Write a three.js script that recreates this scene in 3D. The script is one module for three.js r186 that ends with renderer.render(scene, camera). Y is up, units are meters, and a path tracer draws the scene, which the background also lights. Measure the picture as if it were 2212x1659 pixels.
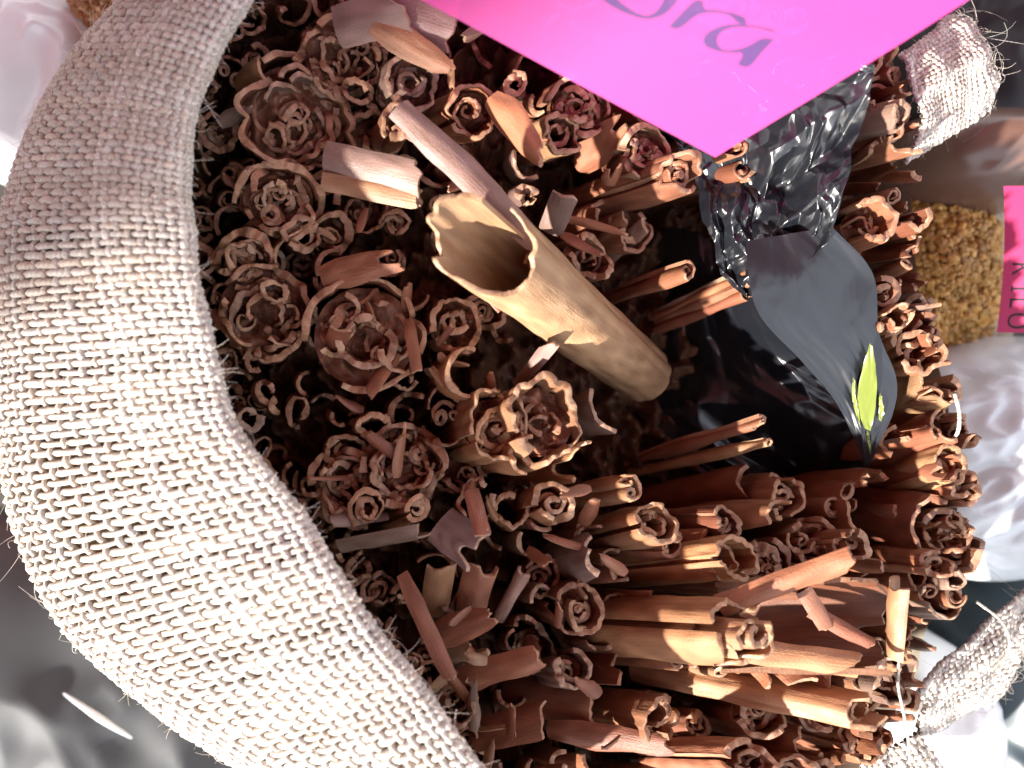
import * as THREE from 'three';
import { mergeGeometries } from 'three/addons/utils/BufferGeometryUtils.js';
import { ImprovedNoise } from 'three/addons/math/ImprovedNoise.js';

// ---------------------------------------------------------------- camera, sky, sun, exposure
const scene = new THREE.Scene();
const HC = 0.85;                                        // lens height above the stall table
const HFOV = 65 * Math.PI / 180, FPX = 1106 / Math.tan(HFOV / 2);
const camera = new THREE.PerspectiveCamera(2 * Math.atan(Math.tan(HFOV / 2) * 0.75) * 180 / Math.PI, 4 / 3, 0.01, 60);
camera.position.set(0, HC, 0); camera.up.set(0, 0, -1); camera.lookAt(0, 0, 0);
camera.focus = 0.335; camera.userData.fStop = 5;

const renderer = new THREE.WebGLRenderer({ antialias: true });
renderer.toneMapping = THREE.LinearToneMapping;
renderer.toneMappingExposure = 3.2;
renderer.shadowMap.enabled = true;

const SKY_W = 64, SKY_H = 32, sky = new Float32Array(SKY_W * SKY_H * 4);
for (let j = 0; j < SKY_H; j++) for (let i = 0; i < SKY_W; i++) {
  const el = ((j + 0.5) / SKY_H - 0.5) * Math.PI, k = Math.max(0, Math.sin(el)), o = 4 * (j * SKY_W + i), s = 0.66;
  const c = el > 0 ? [s * (1.0 - 0.16 * k), s * (1.0 - 0.08 * k), s * (1.03 + 0.04 * k)] : [0.16, 0.14, 0.12];
  sky[o] = c[0]; sky[o + 1] = c[1]; sky[o + 2] = c[2]; sky[o + 3] = 1;
}
const skyTex = new THREE.DataTexture(sky, SKY_W, SKY_H, THREE.RGBAFormat, THREE.FloatType);
skyTex.mapping = THREE.EquirectangularReflectionMapping; skyTex.magFilter = THREE.LinearFilter; skyTex.needsUpdate = true;
scene.background = skyTex; scene.environment = skyTex;

const sun = new THREE.DirectionalLight(new THREE.Color(1, 0.945, 0.87), 5);
sun.position.set(-1.24, 1.42, 1.28); sun.target.position.set(0, 0.5, 0);
sun.castShadow = true; sun.shadow.radius = 3.5; sun.shadow.mapSize.set(2048, 2048);
Object.assign(sun.shadow.camera, { left: -0.5, right: 0.5, top: 0.5, bottom: -0.5, near: 0.1, far: 5 });
scene.add(sun, sun.target);

// ---------------------------------------------------------------- helpers
const PN = new ImprovedNoise();
const noise = (x, y = 0, z = 0) => PN.noise(x + 31.7, y + 11.3, z + 5.1);
const fbm = (x, y = 0, z = 0) => noise(x, y, z) + 0.5 * noise(2.1 * x, 2.1 * y, 2.1 * z + 9) + 0.25 * noise(4.3 * x, 4.3 * y, 4.3 * z + 3);
function rngOf(seed) { let s = (seed * 2654435761) >>> 0; return () => { s = (s + 0x6d2b79f5) | 0; let t = Math.imul(s ^ (s >>> 15), 1 | s); t = (t + Math.imul(t ^ (t >>> 7), 61 | t)) ^ t; return ((t ^ (t >>> 14)) >>> 0) / 4294967296; }; }
const V = (x, y, z) => new THREE.Vector3(x, y, z);
const lerp = (a, b, t) => a + (b - a) * t, clamp = (x, a = 0, b = 1) => Math.min(b, Math.max(a, x));
const smooth = (a, b, x) => { const t = clamp((x - a) / (b - a)); return t * t * (3 - 2 * t); };
const PX = 0.00019;                                     // metres for one layout unit at the height of the quill tips
// a layout point (2212 units wide) at height y, as a point in the room
const at = (px, py, y) => V((px - 1106) * (HC - y) / FPX, y, (py - 829.5) * (HC - y) / FPX);
const used = {};
const numbered = (n) => { const k = used[n] = (used[n] ?? -1) + 1; return k ? n + '_' + String(k).padStart(3, '0') : n; };
function tag(o, label, category, group, kind) {
  o.userData.label = label; o.userData.category = category;
  if (group) o.userData.group = group;
  if (kind) o.userData.kind = kind;
  return o;
}
function mesh(name, geo, mat, parent, top = false) {
  const m = new THREE.Mesh(geo, mat); m.name = top ? numbered(name) : name; m.castShadow = m.receiveShadow = true;
  (parent || scene).add(m); return m;
}
function group(name, pos = [0, 0, 0]) { const g = new THREE.Group(); g.name = numbered(name); g.position.set(...pos); scene.add(g); return g; }
function dataTex(w, h, fn, srgb = false) {
  const d = new Uint8Array(w * h * 4);
  for (let j = 0; j < h; j++) for (let i = 0; i < w; i++) { const c = fn(i / w, j / h, i, j), o = 4 * (j * w + i); d[o] = 255 * clamp(c[0]); d[o + 1] = 255 * clamp(c[1]); d[o + 2] = 255 * clamp(c[2]); d[o + 3] = 255; }
  const t = new THREE.DataTexture(d, w, h, THREE.RGBAFormat); t.wrapS = t.wrapT = THREE.RepeatWrapping;
  t.magFilter = THREE.LinearFilter; t.minFilter = THREE.LinearMipmapLinearFilter; t.generateMipmaps = true; if (srgb) t.colorSpace = THREE.SRGBColorSpace; t.needsUpdate = true; return t;
}
// noise that repeats with period p in both axes
function tileNoise(x, y, p, q, z) {
  const a = x / p, b = y / q;
  return noise(x, y, z) * (1 - a) * (1 - b) + noise(x - p, y, z) * a * (1 - b) + noise(x, y - q, z) * (1 - a) * b + noise(x - p, y - q, z) * a * b;
}
// grid mesh from a function of (u, v)
function grid(fn, nu, nv, uvScale = [1, 1], colour) {
  const p = [], uv = [], idx = [], col = [];
  for (let j = 0; j <= nv; j++) for (let i = 0; i <= nu; i++) {
    const q = fn(i / nu, j / nv); p.push(q.x, q.y, q.z); uv.push(i / nu * uvScale[0], j / nv * uvScale[1]);
    if (colour) col.push(...colour(i / nu, j / nv, q));
  }
  for (let j = 0; j < nv; j++) for (let i = 0; i < nu; i++) { const a = j * (nu + 1) + i, b = a + 1, c = a + nu + 1, d = c + 1; idx.push(a, c, b, b, c, d); }
  const g = new THREE.BufferGeometry();
  g.setAttribute('position', new THREE.Float32BufferAttribute(p, 3)); g.setAttribute('uv', new THREE.Float32BufferAttribute(uv, 2));
  if (colour) g.setAttribute('color', new THREE.Float32BufferAttribute(col, 3));
  g.setIndex(idx); g.computeVertexNormals(); return g;
}
// many tubes in one geometry; each path is an array of Vector3 with a radius function and a colour
function tubes(paths, radial = 5) {
  const p = [], nrm = [], uv = [], col = [], idx = [];
  const T = V(), N = V(), B = V();
  for (const { pts, r, c, up, flat = 1 } of paths) {
    const n = pts.length, base = p.length / 3; let len = 0;
    N.copy(up || V(0.3, 0.9, 0.2));
    for (let i = 0; i < n; i++) {
      T.subVectors(pts[Math.min(n - 1, i + 1)], pts[Math.max(0, i - 1)]).normalize();
      if (i) len += pts[i].distanceTo(pts[i - 1]);
      N.addScaledVector(T, -N.dot(T)).normalize(); B.crossVectors(T, N);
      const rr = typeof r === 'function' ? r(i / (n - 1), i) : r, cc = typeof c === 'function' ? c(i / (n - 1)) : c;
      for (let k = 0; k <= radial; k++) {
        const a = k / radial * 2 * Math.PI, ca = Math.cos(a), sa = Math.sin(a);
        p.push(pts[i].x + rr * (N.x * ca * flat + B.x * sa), pts[i].y + rr * (N.y * ca * flat + B.y * sa), pts[i].z + rr * (N.z * ca * flat + B.z * sa));
        nrm.push(N.x * ca + B.x * sa * flat, N.y * ca + B.y * sa * flat, N.z * ca + B.z * sa * flat);
        uv.push(k / radial, len / 0.008); col.push(...cc);
      }
    }
    const w = radial + 1;
    for (let i = 0; i < n - 1; i++) for (let k = 0; k < radial; k++) { const a = base + i * w + k; idx.push(a, a + 1, a + w, a + 1, a + w + 1, a + w); }
  }
  const g = new THREE.BufferGeometry();
  g.setAttribute('position', new THREE.Float32BufferAttribute(p, 3)); g.setAttribute('normal', new THREE.Float32BufferAttribute(nrm, 3));
  g.setAttribute('uv', new THREE.Float32BufferAttribute(uv, 2)); g.setAttribute('color', new THREE.Float32BufferAttribute(col, 3)); g.setIndex(idx); return g;
}

// ---------------------------------------------------------------- materials
const barkMap = dataTex(512, 512, (u, v) => {
  const s = tileNoise(u * 60, v * 5, 60, 5, 1) + 0.6 * tileNoise(u * 140, v * 9, 140, 9, 4), b = tileNoise(u * 7, v * 5, 7, 5, 8), f = tileNoise(u * 90, v * 90, 90, 90, 2);
  const k = 0.86 + 0.07 * s + 0.2 * b + 0.14 * f; return [k * 1.0, k * (0.985 + 0.05 * b), k * (0.96 + 0.09 * b)];
}, true);
const barkBump = dataTex(512, 512, (u, v) => {
  const s = tileNoise(u * 50, v * 4, 50, 4, 1) + 0.7 * tileNoise(u * 130, v * 14, 130, 14, 4) + 0.5 * tileNoise(u * 70, v * 60, 70, 60, 6), w = tileNoise(u * 10, v * 9, 10, 9, 3);
  const k = 0.5 + 0.11 * s + 0.3 * w + 0.12 * tileNoise(u * 40, v * 44, 40, 44, 9); return [k, k, k];
});
const barkMat = new THREE.MeshStandardMaterial({ vertexColors: true, map: barkMap, bumpMap: barkBump, bumpScale: 0.0007, roughness: 0.55, side: THREE.DoubleSide });
const yarnMap = dataTex(128, 256, (u, v) => { const k = 0.86 + 0.28 * tileNoise(((u + v * 2) % 1) * 10, v * 6, 10, 6, 1) + 0.2 * tileNoise(u * 24, v * 30, 24, 30, 7); return [k, k, k]; }, true);
const yarnBump = dataTex(128, 256, (u, v) => { const k = 0.5 + 0.5 * tileNoise(((u + v * 2) % 1) * 12, v * 8, 12, 8, 1) + 0.3 * tileNoise(u * 20, v * 40, 20, 40, 5); return [k, k, k]; });
const yarnMat = new THREE.MeshStandardMaterial({ vertexColors: true, map: yarnMap, bumpMap: yarnBump, bumpScale: 0.0005, roughness: 0.9, side: THREE.DoubleSide });
const clothMap = dataTex(256, 256, (u, v) => { const w = Math.sin(u * 2 * Math.PI * 32) * Math.sin(v * 2 * Math.PI * 32), k = 0.8 + 0.1 * w + 0.25 * tileNoise(u * 30, v * 30, 30, 30, 2); return [k, k * 0.97, k * 0.92]; }, true);
const clothMat = new THREE.MeshStandardMaterial({ color: new THREE.Color(0.6, 0.53, 0.45), map: clothMap, roughness: 0.95, side: THREE.DoubleSide });

// ---------------------------------------------------------------- stall table and the sack
const tableMap = dataTex(256, 256, (u, v) => { const k = 0.7 + 0.3 * tileNoise(u * 4, v * 40, 4, 40, 1) + 0.2 * tileNoise(u * 20, v * 20, 20, 20, 2); return [k, k * 0.95, k * 0.9]; }, true);
const table = mesh('stall_table', new THREE.BoxGeometry(3, 0.04, 3), new THREE.MeshStandardMaterial({ color: new THREE.Color(0.09, 0.085, 0.08), map: tableMap, roughness: 0.8 }), scene, true);
table.position.y = -0.02; table.userData.kind = 'structure'; table.userData.label = 'dark stall table under the sacks and bags';

const awning = mesh('stall_awning', new THREE.BoxGeometry(3.2, 0.004, 2.4), new THREE.MeshPhysicalMaterial({ color: new THREE.Color(0.62, 0.25, 0.27), roughness: 0.95, transmission: 0.4, thickness: 0 }), scene, true);
awning.position.set(-0.825, 1.35, -0.632); awning.rotation.y = 0.585; tag(awning, 'faded red tarpaulin awning stretched above the stall', 'awning');

const RIM_Y = 0.566, OUT_Y = 0.497;
const innerPx = [[640, -150], [575, -70], [530, 0], [470, 100], [430, 190], [408, 260], [400, 330], [397, 420], [412, 500], [422, 600], [448, 700], [470, 810], [500, 910], [565, 1005], [645, 1100], [700, 1190], [762, 1290], [830, 1390], [890, 1455], [950, 1540], [1040, 1659], [1130, 1760], [1240, 1850]];
const outerPx = [[420, -190], [345, -90], [270, 20], [190, 105], [130, 180], [85, 250], [50, 330], [22, 420], [8, 520], [8, 640], [18, 740], [24, 850], [34, 960], [52, 1090], [95, 1215], [165, 1325], [245, 1410], [335, 1485], [425, 1555], [520, 1615], [650, 1700], [790, 1790], [940, 1880]];
const innerC = new THREE.CatmullRomCurve3(innerPx.map(([a, b], i) => at(a, b, RIM_Y + 0.004 * noise(i * 0.7, 2)))), outerC = new THREE.CatmullRomCurve3(outerPx.map(([a, b], i) => at(a, b, OUT_Y - 0.012 * smooth(6, 17, i))));
// cross-section of the turned-over mouth: [share of the way from the inner fold to the outer bend, metres below the fold]
const prof = new THREE.CatmullRomCurve3([[0.62, -0.085], [0.34, -0.044], [0.095, -0.014], [0, 0], [0.16, 0.0015], [0.42, -0.013], [0.75, -0.036], [1.0, -0.07], [1.1, -0.115], [1.1, -0.18], [1.02, -0.30], [0.95, -0.53]].map(([a, b]) => V(a, b, 0)));
function cuff(t, s) {
  const A = innerC.getPoint(t), B = outerC.getPoint(t), q = prof.getPoint(clamp(s)), w = noise(t * 7, s * 5, 3) * 0.003 + noise(t * 20, s * 8, 8) * 0.0012;
  return V(lerp(A.x, B.x, q.x), A.y + q.y + w, lerp(A.z, B.z, q.x));
}
const yc = (r, k = 1) => { const v = 0.84 + 0.3 * r(), w = 0.94 + 0.1 * r(); return [0.74 * v * k, 0.675 * v * w * k, 0.60 * v * w * w * k]; };
function weave(S, nT, nS, t0, t1, s0, s1, rad, amp, seed, per = 4, kT = 1) {
  const r = rngOf(seed), Nrm = (t, s) => { const e = 0.002, p = S(t, s); return V().crossVectors(S(t + e, s).sub(p), S(t, s + e).sub(p)).normalize(); };
  const across = [], along = [];
  const flip = (() => { const n = Nrm((t0 + t1) / 2, (s0 + s1) / 2); return n.y < 0 ? -1 : 1; })();
  for (let a = 0; a < nT; a++) {
    const pts = [], c = yc(r), ph = r() * 9, th = 0.85 + 0.35 * r(), up = V(0, 1, 0); let first;
    for (let i = 0; i <= nS * per; i++) {
      const k = i / per, s = s0 + (s1 - s0) * (k / nS), t = t0 + (t1 - t0) * ((a + 0.5 + 0.22 * noise(k * 0.25, ph)) / nT);
      const n = Nrm(t, s).multiplyScalar(flip); first ??= n.clone();
      pts.push(S(t, s).addScaledVector(n, amp * Math.cos(Math.PI * (k - 0.5 + a))));
    }
    across.push({ pts, c, up: first, r: (u, i) => rad * kT * th * (1 + 0.25 * noise(i * 0.13, ph) + 0.12 * noise(i * 0.6, ph)) });
  }
  for (let b = 0; b < nS; b++) {
    const pts = [], c = yc(r), ph = r() * 9 + 20, th = 0.85 + 0.35 * r(); let first;
    for (let i = 0; i <= nT * per; i++) {
      const k = i / per, t = t0 + (t1 - t0) * (k / nT), s = s0 + (s1 - s0) * ((b + 0.5 + 0.22 * noise(k * 0.25, ph)) / nS);
      const n = Nrm(t, s).multiplyScalar(flip); first ??= n.clone();
      pts.push(S(t, s).addScaledVector(n, -amp * Math.cos(Math.PI * (k - 0.5 + b))));
    }
    along.push({ pts, c, up: first, r: (u, i) => rad * th * (1 + 0.3 * noise(i * 0.11, ph) + 0.12 * noise(i * 0.6, ph)) });
  }
  return [tubes(across, 5), tubes(along, 5)];
}
function fuzz(S, n, t0, t1, s0, s1, seed, len = 0.009, rad = 0.00009) {
  const r = rngOf(seed), out = [];
  for (let i = 0; i < n; i++) {
    const t = lerp(t0, t1, r()), s = lerp(s0, s1, r()), p = S(t, s), e = 0.003, a = S(t + e, s).sub(p).normalize(), b = S(t, s + e).sub(p).normalize(), nn = V().crossVectors(a, b).normalize(); if (nn.y < 0) nn.negate();
    const th = r() * 6.28, d = a.clone().multiplyScalar(Math.cos(th)).addScaledVector(b, Math.sin(th)).addScaledVector(nn, 0.25 + 0.8 * r()).normalize();
    const L = len * (0.35 + 1.1 * r() * r() + 0.3 * r()), side = V(r() - 0.5, r() - 0.5, r() - 0.5).multiplyScalar(L * 1.1), pts = [];
    p.addScaledVector(nn, 0.0008);
    for (let k = 0; k <= 5; k++) { const u = k / 5; pts.push(p.clone().addScaledVector(d, L * u * (1 - 0.25 * u)).addScaledVector(side, u * u).addScaledVector(nn, -L * 0.4 * u * u)); }
    out.push({ pts, c: yc(r, 1.15), r: (u) => rad * (1.1 - 0.6 * u) });
  }
  return tubes(out, 3);
}
const sack = group('burlap_sack');
tag(sack, 'open burlap sack of cinnamon with wide turned-over rim, sunlit at lower left', 'sack');
{
  const [wa, wb] = weave(cuff, 136, 46, 0, 1, 0.10, 0.82, 0.00138, 0.00085, 11);
  for (const [n, g] of [['cross_yarns', wa], ['lengthwise_yarns', wb]]) { const m = mesh(n, g, yarnMat, sack); m.userData.kind = 'stuff'; }
  mesh('sack_body', grid((u, v) => cuff(u, v).add(V(0, -0.0026, 0)), 140, 70, [30, 14]), clothMat, sack);
  const fz = mesh('loose_fibres', mergeGeometries([fuzz(cuff, 1500, 0, 1, 0.2, 0.62, 5), fuzz(cuff, 420, 0.05, 0.98, 0.24, 0.29, 6, 0.012), fuzz(cuff, 420, 0.05, 0.98, 0.54, 0.66, 7, 0.014, 0.0001)]), new THREE.MeshStandardMaterial({ vertexColors: true, roughness: 0.8 }), sack);
  fz.userData.kind = 'stuff';
}
// the far side of the sack wall, hidden under the quills that lean on it
const rightPx = [[640, -150], [1000, -230], [1500, -200], [1850, -60], [1950, 100], [1985, 300], [1990, 480], [2010, 620], [2045, 760], [2085, 920], [2095, 1100], [2075, 1240], [2030, 1360], [1990, 1480], [1930, 1590], [1840, 1700], [1640, 1830], [1240, 1850]];
{
  const c = new THREE.CatmullRomCurve3(rightPx.map(([a, b]) => at(a - (a > 1700 ? 26 : 0), b, 0.455)));
  mesh('back_wall', grid((u, v) => { const p = c.getPoint(u); const cx = 0.03, k = 1 - 0.06 * v; return V(cx + (p.x - cx) * k, lerp(0.455 + 0.006 * noise(u * 20), 0, v), p.z * k); }, 90, 14, [30, 8]), clothMat, sack);
}

// flat-faceted relief: random heights on a triangle lattice, linear in between, as crushed film folds
const hsh = (i, j, s) => { let t = (Math.imul(i, 374761393) + Math.imul(j, 668265263) + Math.imul(s, 974711)) | 0; t = Math.imul(t ^ (t >>> 13), 1274126177); return ((t ^ (t >>> 16)) >>> 0) / 4294967296 - 0.5; };
function facet(x, y, s) {
  x += 0.35 * noise(x * 0.7, y * 0.7, s); y += 0.35 * noise(x * 0.7, y * 0.7, s + 9);
  const k = (x + y) * 0.366, a = x + k, b = y + k, i = Math.floor(a), j = Math.floor(b), u = a - i, v = b - j, h = (p, q) => hsh(p, q, s);
  return u > v ? h(i, j) * (1 - u) + h(i + 1, j) * (u - v) + h(i + 1, j + 1) * v : h(i, j) * (1 - v) + h(i, j + 1) * (v - u) + h(i + 1, j + 1) * u;
}
// ---------------------------------------------------------------- cinnamon bark
const TONES = [[0.39, 0.145, 0.08], [0.35, 0.122, 0.066], [0.43, 0.178, 0.098], [0.32, 0.106, 0.06], [0.46, 0.205, 0.115], [0.37, 0.14, 0.085], [0.39, 0.145, 0.08], [0.35, 0.122, 0.066], [0.36, 0.215, 0.175], [0.5, 0.275, 0.16]];
const GREY = [0.36, 0.225, 0.2], PALE = [0.68, 0.395, 0.25], RED = [0.46, 0.17, 0.09], TAN = [0.55, 0.265, 0.14];
// one sheet of bark: a rolled or bent section drawn along y, with thickness and a torn upper rim
function bark(o, seed) {
  const r = rngOf(seed), R = o.R, L = o.L, th = (o.th ?? 0.0015) * (1.05 + 0.55 * r()), ph = r() * 50, tk = (0.64 + 0.32 * r()) * (o.k ?? 1), tg = 0.94 + 0.12 * r(), t0 = o.tone ?? TONES[Math.floor(r() * TONES.length)], tone = [t0[0] * tk, t0[1] * tk * tg, t0[2] * tk * tg * (0.92 + 0.16 * r())];
  const ang = o.ang ?? 5, sh = o.shrink ?? 0, wob = o.wob ?? 0.07, rot = o.rot ?? 0, off = o.off ?? [0, 0], jag = o.jag ?? 0.0025, taper = o.taper ?? 0.06;
  const curlEnds = o.curl ?? 0, sq = o.flat ? 1 : 1 - (o.sq ?? 0.28) * r(), sqA = r() * 3.14, kink = o.flat ? 0 : (o.kink ?? 0.05);
  const arc = R * (1 - sh / 2) * ang, ns = o.ns ?? clamp(Math.round(arc / 0.0011), 12, 84), nl = o.nl ?? clamp(Math.round(L / 0.011), 4, 18);
  const sec = [];
  for (let i = 0; i <= ns; i++) {
    const u = i / ns, a = rot + (u - 0.5) * ang, e = curlEnds * (Math.pow(Math.abs(2 * u - 1), 6));
    const rr = R * (1 - sh * u) * (1 + wob * fbm(a * 0.9 + ph, ph, 1)) * (1 - e * 0.55) * (1 + kink * (Math.abs(noise(a * 1.5 + ph, ph + 2)) * 3.2 - 0.6));
    const xx = rr * Math.cos(a - sqA), zz = rr * Math.sin(a - sqA) * sq; sec.push([xx * Math.cos(sqA) - zz * Math.sin(sqA), xx * Math.sin(sqA) + zz * Math.cos(sqA), u, a]);
  }
  if (o.flat) {                                         // bend centre moved away so that the sheet lies round its own axis
    const cx = R * Math.cos(rot) * o.flat, cz = R * Math.sin(rot) * o.flat; for (const q of sec) { q[0] -= cx; q[1] -= cz; }
  }
  const nrm = sec.map((q, i) => { const a = sec[Math.max(0, i - 1)], b = sec[Math.min(ns, i + 1)], tx = b[0] - a[0], tz = b[1] - a[1], l = Math.hypot(tx, tz) || 1; return [tz / l, -tx / l]; });
  const top = sec.map(([x, z, u]) => {
    let h = fbm(u * arc / 0.009 + ph, ph) * jag * 0.7 + noise(u * arc / 0.0036, ph + 4) * jag * 0.16 + noise(u * arc / 0.019, ph + 14) * jag * 1.3;
    const st = noise(u * arc / 0.011 + 7, ph + 9); if (st > 0.22) h -= jag * 2.0 * Math.min(1, (st - 0.22) * 9);
    return L + h + (o.slant ? (o.slant[0] * x + o.slant[1] * z) : 0) - (o.drop ?? 0);
  });
  const flare = o.flare ?? 0, bow = (o.bow ?? 0) , bowA = (o.bowA ?? 0);
  const thk = (u, v) => th * (1 - 0.42 * smooth(0.86, 1, v) * (0.6 + 0.6 * noise(u * arc / 0.01, ph + 2))) * (0.55 + 0.9 * (0.5 + noise(u * arc / 0.009, v * 3, ph)) + 0.25 * Math.max(0, v - 0.85) / 0.15 * noise(u * arc / 0.0045, ph + 6));
  const P = (i, v, side) => {
    const [x0, z0, u] = sec[i], sc = 1 - taper * (1 - v) + flare * Math.pow(v, 6), y = v * top[i];
    let x = x0, z = z0;
    if (o.leaf) { const w = lerp(1, Math.sqrt(clamp(1.02 - v)) * clamp(0.35 + 2.2 * v), o.leaf) * (1 + 0.16 * noise(v * L / 0.012, ph + (u > 0.5 ? 5 : 0))), m = sec[ns >> 1]; x = m[0] + (x0 - m[0]) * w; z = m[1] + (z0 - m[1]) * w; }
    const d = noise(u * arc / 0.012, y / 0.02, ph) * 0.0008 + noise(u * arc / 0.02, y / 0.05, ph + 3) * 0.0012, t = side * thk(u, v) / 2 + d;
    const bx = bow * Math.sin(v * Math.PI) ;
    return [(x + nrm[i][0] * t) * sc + off[0] * (0.6 + 0.4 * v) + bx * Math.cos(bowA), y, (z + nrm[i][1] * t) * sc + off[1] * (0.6 + 0.4 * v) + bx * Math.sin(bowA)];
  };
  const pos = [], uv = [], col = [], idx = [];
  const put = (p, u, v, k, pale) => {
    pos.push(...p); uv.push(u * arc / 0.03 + ph, v * L / 0.06 + ph);
    const n = 1 + 0.2 * fbm(p[0] * 130 + ph, p[1] * 45, p[2] * 130) ;
    col.push(lerp(tone[0], 0.54, pale) * k * n, lerp(tone[1], 0.325, pale) * k * n * (0.97 + 0.06 * n), lerp(tone[2], 0.215, pale) * k * n);
  };
  const patch = (rows, cols, f) => { const b = pos.length / 3; for (let j = 0; j < rows; j++) for (let i = 0; i < cols; i++) f(i, j); for (let j = 0; j < rows - 1; j++) for (let i = 0; i < cols - 1; i++) { const a = b + j * cols + i; idx.push(a, a + cols, a + 1, a + 1, a + cols, a + cols + 1); } };
  patch(nl + 1, ns + 1, (i, j) => put(P(i, j / nl, 1), sec[i][2], j / nl, 1, 0));
  patch(nl + 1, ns + 1, (i, j) => put(P(i, j / nl, -1), sec[i][2] + 0.37, j / nl, 0.86, 0));
  patch(3, ns + 1, (i, j) => { const p = P(i, 1, [1, 0, -1][j]); if (j === 1) { p[1] += 0.0003 + 0.0005 * r(); const w = (r() - 0.5) * th * 0.3 + noise(sec[i][2] * arc / 0.006, ph + 8) * th * 0.7; p[0] += nrm[i][0] * w; p[2] += nrm[i][1] * w; } put(p, sec[i][2], 1 + j * 0.02, 0.85 + 0.3 * r(), 0.5 + 0.5 * noise(i * 0.35, ph)); });
  for (const i of [0, ns]) patch(nl + 1, 2, (k, j) => put(P(i, j / nl, k ? -1 : 1), sec[i][2] + k * 0.01, j / nl, 1, 0.45));
  const g = new THREE.BufferGeometry();
  g.setAttribute('position', new THREE.Float32BufferAttribute(pos, 3)); g.setAttribute('uv', new THREE.Float32BufferAttribute(uv, 2)); g.setAttribute('color', new THREE.Float32BufferAttribute(col, 3));
  g.setIndex(idx); g.computeVertexNormals(); return g;
}
const DEG = Math.PI / 180;
let seedN = 100, discs = [];
function frame(tip, base) {
  const a = at(...tip), b = at(...base), Y = a.clone().sub(b), L = Y.length(); Y.normalize();
  const Z = V(0, 0, 1); Z.addScaledVector(Y, -Z.dot(Y)).normalize(); const X = V().crossVectors(Y, Z);
  const mid = a.clone().lerp(b, 0.35), c = V(0, HC, 0).sub(mid), cam = Math.atan2(c.dot(Z), c.dot(X));
  return { b, L, cam, q: new THREE.Quaternion().setFromRotationMatrix(new THREE.Matrix4().makeBasis(X, Y, Z)) };
}
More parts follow.
